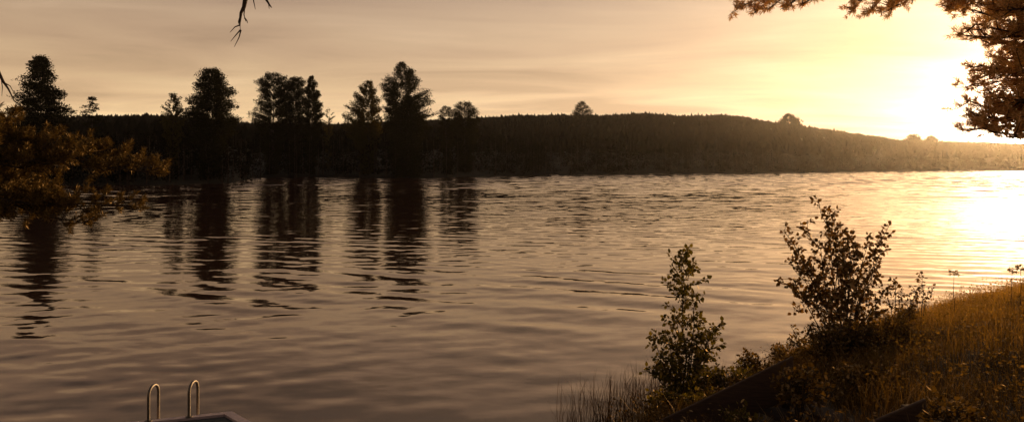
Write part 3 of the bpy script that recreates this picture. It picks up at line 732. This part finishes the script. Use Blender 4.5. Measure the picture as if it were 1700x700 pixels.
# ------------------------------------------------------------------ grass, herbs, reeds
r7 = np.random.default_rng(77)
def scatter(n, x0, x1, y0, y1, dmin, dmax, r, p0=985, p1=1120):
    x = r.uniform(x0, x1, n); y = r.uniform(y0, y1, n); d = shore_d(x, y)
    px = CX + F * x / np.maximum(y, .1)
    k = (d > dmin) & (d < dmax) & (r.random(n) < np.clip((px - p0) / (p1 - p0), 0, 1)) & (r.random(n) < np.interp(px, [1750, 2100], [1, .35]))
    k &= off_stairs(x, y)
    return x[k], y[k]
def off_stairs(x, y):
    f = (x - 1.30) / 1.7
    yf = np.interp(x, [1.30, 3.0], [7.45, 7.05]); yn = np.interp(x, [1.30, 3.45], [5.6, 5.25])
    return ~((x > 1.2) & (x < 3.42) & (y < yf) & (y > np.maximum(yn, 6.25)))
def blades(mb, x, y, hgt_, wid, r, lean=.35, z=None):
    n = len(x); z = ground(x, y) - .02 if z is None else z
    b = np.stack([x, y, z], 1); a = r.uniform(0, 6.28, n)
    ld = np.stack([np.cos(a), np.sin(a), np.zeros(n)], 1) * (r.random((n, 1)) * lean * hgt_[:, None] * 2)
    sd = np.stack([-np.sin(a + r.normal(0, .6, n)), np.cos(a), np.zeros(n)], 1) * wid * .5
    up = np.array([0, 0, 1.0]) * hgt_[:, None]
    m1 = b + up * .55 + ld * .3; tip = b + up + ld
    v = np.stack([b - sd, b + sd, m1 + sd * .8, m1 - sd * .8, tip], 1).reshape(-1, 3)
    o = np.arange(n)[:, None] * 5
    mb.add(v, o + [0, 1, 2, 3]); mb.f3.append(o + [3, 2, 4] + (mb.n - len(v)))
mb = MB()
x, y = scatter(200000, 0, 24, 3.5, 22, 0.0, 9, r7)
clm = .5 + .5 * np.sin(1.9 * x + 1.1 * y) * np.sin(1.6 * y - .9 * x + 1)
hh = r7.uniform(.14, .34, len(x)) * (.65 + .8 * clm)
blades(mb, x, y, hh, .006, r7)
x, y = scatter(26000, 0, 24, 9, 22, .0, 1.6, r7)
blades(mb, x, y, r7.uniform(.2, .5, len(x)), .006, r7, .25)
x, y = scatter(2600, 0, 24, 6, 20, .1, 6, r7)
blades(mb, x, y, r7.uniform(.4, .72, len(x)), .005, r7, .18)
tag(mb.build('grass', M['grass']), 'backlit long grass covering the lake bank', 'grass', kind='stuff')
mb = MB()
x, y = scatter(16000, 0, 22, 4, 20, .1, 8, r7)
keep = r7.random(len(x)) < .35 + .5 * (np.sin(1.3 * x + .7 * y) * np.sin(1.1 * y - .6 * x) > -.1); x, y = x[keep], y[keep]
cnt = r7.integers(9, 22, len(x)); n = int(cnt.sum()); hh_ = np.repeat(r7.uniform(.12, .48, len(x)), cnt)
c = np.repeat(np.stack([x, y, ground(x, y)], 1), cnt, 0) + np.stack([r7.normal(0, .07, n), r7.normal(0, .07, n), r7.random(n) * hh_], 1)
d = r7.normal(size=(n, 3)); d[:, 2] = d[:, 2] * .4 + .25
leaves(mb, c, d, r7.uniform(.02, .055, n), r7.uniform(.012, .03, n), .15, r=r7)
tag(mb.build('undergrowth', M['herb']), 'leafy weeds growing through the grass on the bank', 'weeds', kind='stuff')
mb = MB()
x, y = scatter(5200, .3, 3.4, 8.6, 11.2, -1.6, .25, r7, 915, 1010)
keep = r7.random(len(x)) < np.clip(1.1 + shore_d(x, y) * .7, .1, 1); x, y = x[keep], y[keep]
blades(mb, x, y, r7.uniform(.15, .6, len(x)), .006, r7, .32, z=np.full(len(x), -.03))
tag(mb.build('reeds', M['reed']), 'thin brown reeds standing in the shallow water by the sapling', 'reeds', kind='stuff')

# ------------------------------------------------------------------ floating dock with a bathing ladder
DZ = .36
c1 = np.array([-3.79, 9.03]); e1 = unit(np.array([-.953, -.301])); e2 = unit(np.array([.735, -.68])); e3 = unit(np.array([.301, -.953]))
c2 = c1 + e1 * 2.4; c3 = c2 + e3 * 2.2; c4 = c1 + e2 * 2.0
dock = empty('dock', (*((c1 + c2 + c3 + c4) / 4), 0)); tag(dock, 'floating wooden dock corner with a pale edge board and steel bathing ladder', 'dock')
def p3(p, z): return np.array([p[0], p[1], z])
def prism(mb, poly, z0, z1):
    n = len(poly); v = [p3(p, z0) for p in poly] + [p3(p, z1) for p in poly]
    mb.add(v, [[i, (i + 1) % n, n + (i + 1) % n, n + i] for i in range(n)]); mb.add([p3(p, z1) for p in poly], [list(range(4))]); mb.add([p3(p, z0) for p in poly], [[3, 2, 1, 0]])
cen = (c1 + c2 + c3 + c4) / 4
def inset(p, t): return p + (cen - p) * t
quad = [c1, c2, c3, c4]; inn = [inset(p, .085) for p in quad]; inn2 = [inset(p, .09) for p in quad]
# deck planks as grooves: one mesh of planks running along the far edge
mb = MB(); NP = 12
for k in range(NP):
    a0, a1 = k / NP + .004, (k + 1) / NP - .004
    L0 = inn2[0] + (inn2[3] - inn2[0]) * a0; L1 = inn2[0] + (inn2[3] - inn2[0]) * a1
    R0 = inn2[1] + (inn2[2] - inn2[1]) * a0; R1 = inn2[1] + (inn2[2] - inn2[1]) * a1
    prism(mb, [L0, R0, R1, L1], DZ - .06, DZ - .03)
mb.build('deck', M['deck'], dock)
for k in range(4):
    mb = MB(); prism(mb, [quad[k], quad[(k + 1) % 4], inn[(k + 1) % 4], inn[k]], DZ - .16, DZ)
    bevel(mb.build('edge_board', M['edge'], dock), .008)
mb = MB(); sm = [inset(p, .12) for p in quad]; prism(mb, sm, -.25, DZ - .17); mb.build('float', M['float'], dock)
lad = empty('ladder', (0, 0, 0)); lad.parent = dock
lad.location = (0, 0, 0)
def ladder_mesh(mb, name):
    o = mb.build(name, M['steel'], None, True)
    off = np.array(dock.location); me = o.data
    co_ = np.empty(len(me.vertices) * 3, np.float32); me.vertices.foreach_get('co', co_)
    co_ = (co_.reshape(-1, 3) - off.astype(np.float32)).ravel(); me.vertices.foreach_set('co', co_); me.update()
    o.parent = lad; return o
out_ = -e3
for tpos in (.52, 1.0):
    b = c1 + e1 * tpos
    i0 = b - out_ * .05; o0 = b + out_ * .17 + e1 * -.075
    hgt_ = .43; pts = [p3(i0, DZ - .01), p3(i0, DZ + hgt_ - .12)]
    for a in np.linspace(math.pi, 0, 9):
        m_ = (i0 + o0) / 2
        pts.append(p3(m_ + (o0 - i0) / 2 * math.cos(a), DZ + hgt_ - .11 + .11 * math.sin(a)))
    pts += [p3(o0, DZ + hgt_ - .12), p3(o0, .1), p3(o0, -.9)]
    mb = MB(); tube(mb, pts, .019, 10); ladder_mesh(mb, 'rail')
    mb = MB(); tube(mb, [p3(i0, DZ), p3(i0, DZ + .012)], .045, 12); ladder_mesh(mb, 'foot_plate')
for z in (.12, -.15, -.42):
    q0 = c1 + e1 * .59 + out_ * .17; q1 = c1 + e1 * 1.07 + out_ * .17
    mb = MB(); tube(mb, [p3(q0, z), p3(q1, z)], .02, 8); ladder_mesh(mb, 'step')

# ------------------------------------------------------------------ wooden stairs down the bank
fa, fb = np.array([1.45, 7.32, .82]), np.array([2.95, 7.02, 1.69])
na_, nb_ = np.array([2.15, 5.74, 1.10]), np.array([3.36, 5.44, 1.80])
st = empty('wooden_stairs', (2.6, 6.3, 1.0)); tag(st, 'dark wooden stairs with wide sloping side boards running down the bank', 'stairs')
def side_board(a, b, h, th):
    mb = MB(); d = unit(b - a); perp = unit(np.cross(d, [0, 0, 1.0])) * th
    box(mb, a - np.array([0, 0, h]), b - a, perp, [0, 0, h])
    bevel(mb.build('side_board', M['stair'], st), .01)
side_board(fa, fb, .42, .05); side_board(na_, nb_, .42, .05)
for k in range(7):
    f = k / 7 + .05
    A = fa + (fb - fa) * f; B = na_ + (nb_ - na_) * f
    A = A + np.array([0, -.02, -.40]); B = B + np.array([0, .06, -.52])
    mb = MB(); box(mb, A, B - A, [.28, 0, 0], [0, 0, .045]); bevel(mb.build('tread', M['tread'], st), .006)
for (a, b, f) in ((fa, fb, .04), (fa, fb, .93), (na_, nb_, .06), (na_, nb_, .90)):
    q = a + (b - a) * f; zg = gz(q[0], q[1]) - .3
    mb = MB(); box(mb, [q[0], q[1] + .006, zg], [.09, 0, 0], [0, .09, 0], [0, 0, q[2] - .03 - zg]); bevel(mb.build('post', M['stair'], st), .006)

# ------------------------------------------------------------------ render settings
scene.view_settings.view_transform = 'Standard'; scene.view_settings.look = 'None'
scene.view_settings.exposure = 0; scene.view_settings.gamma = 1
scene.cycles.max_bounces = 6; scene.cycles.volume_bounces = 0
scene.cycles.use_denoising = True
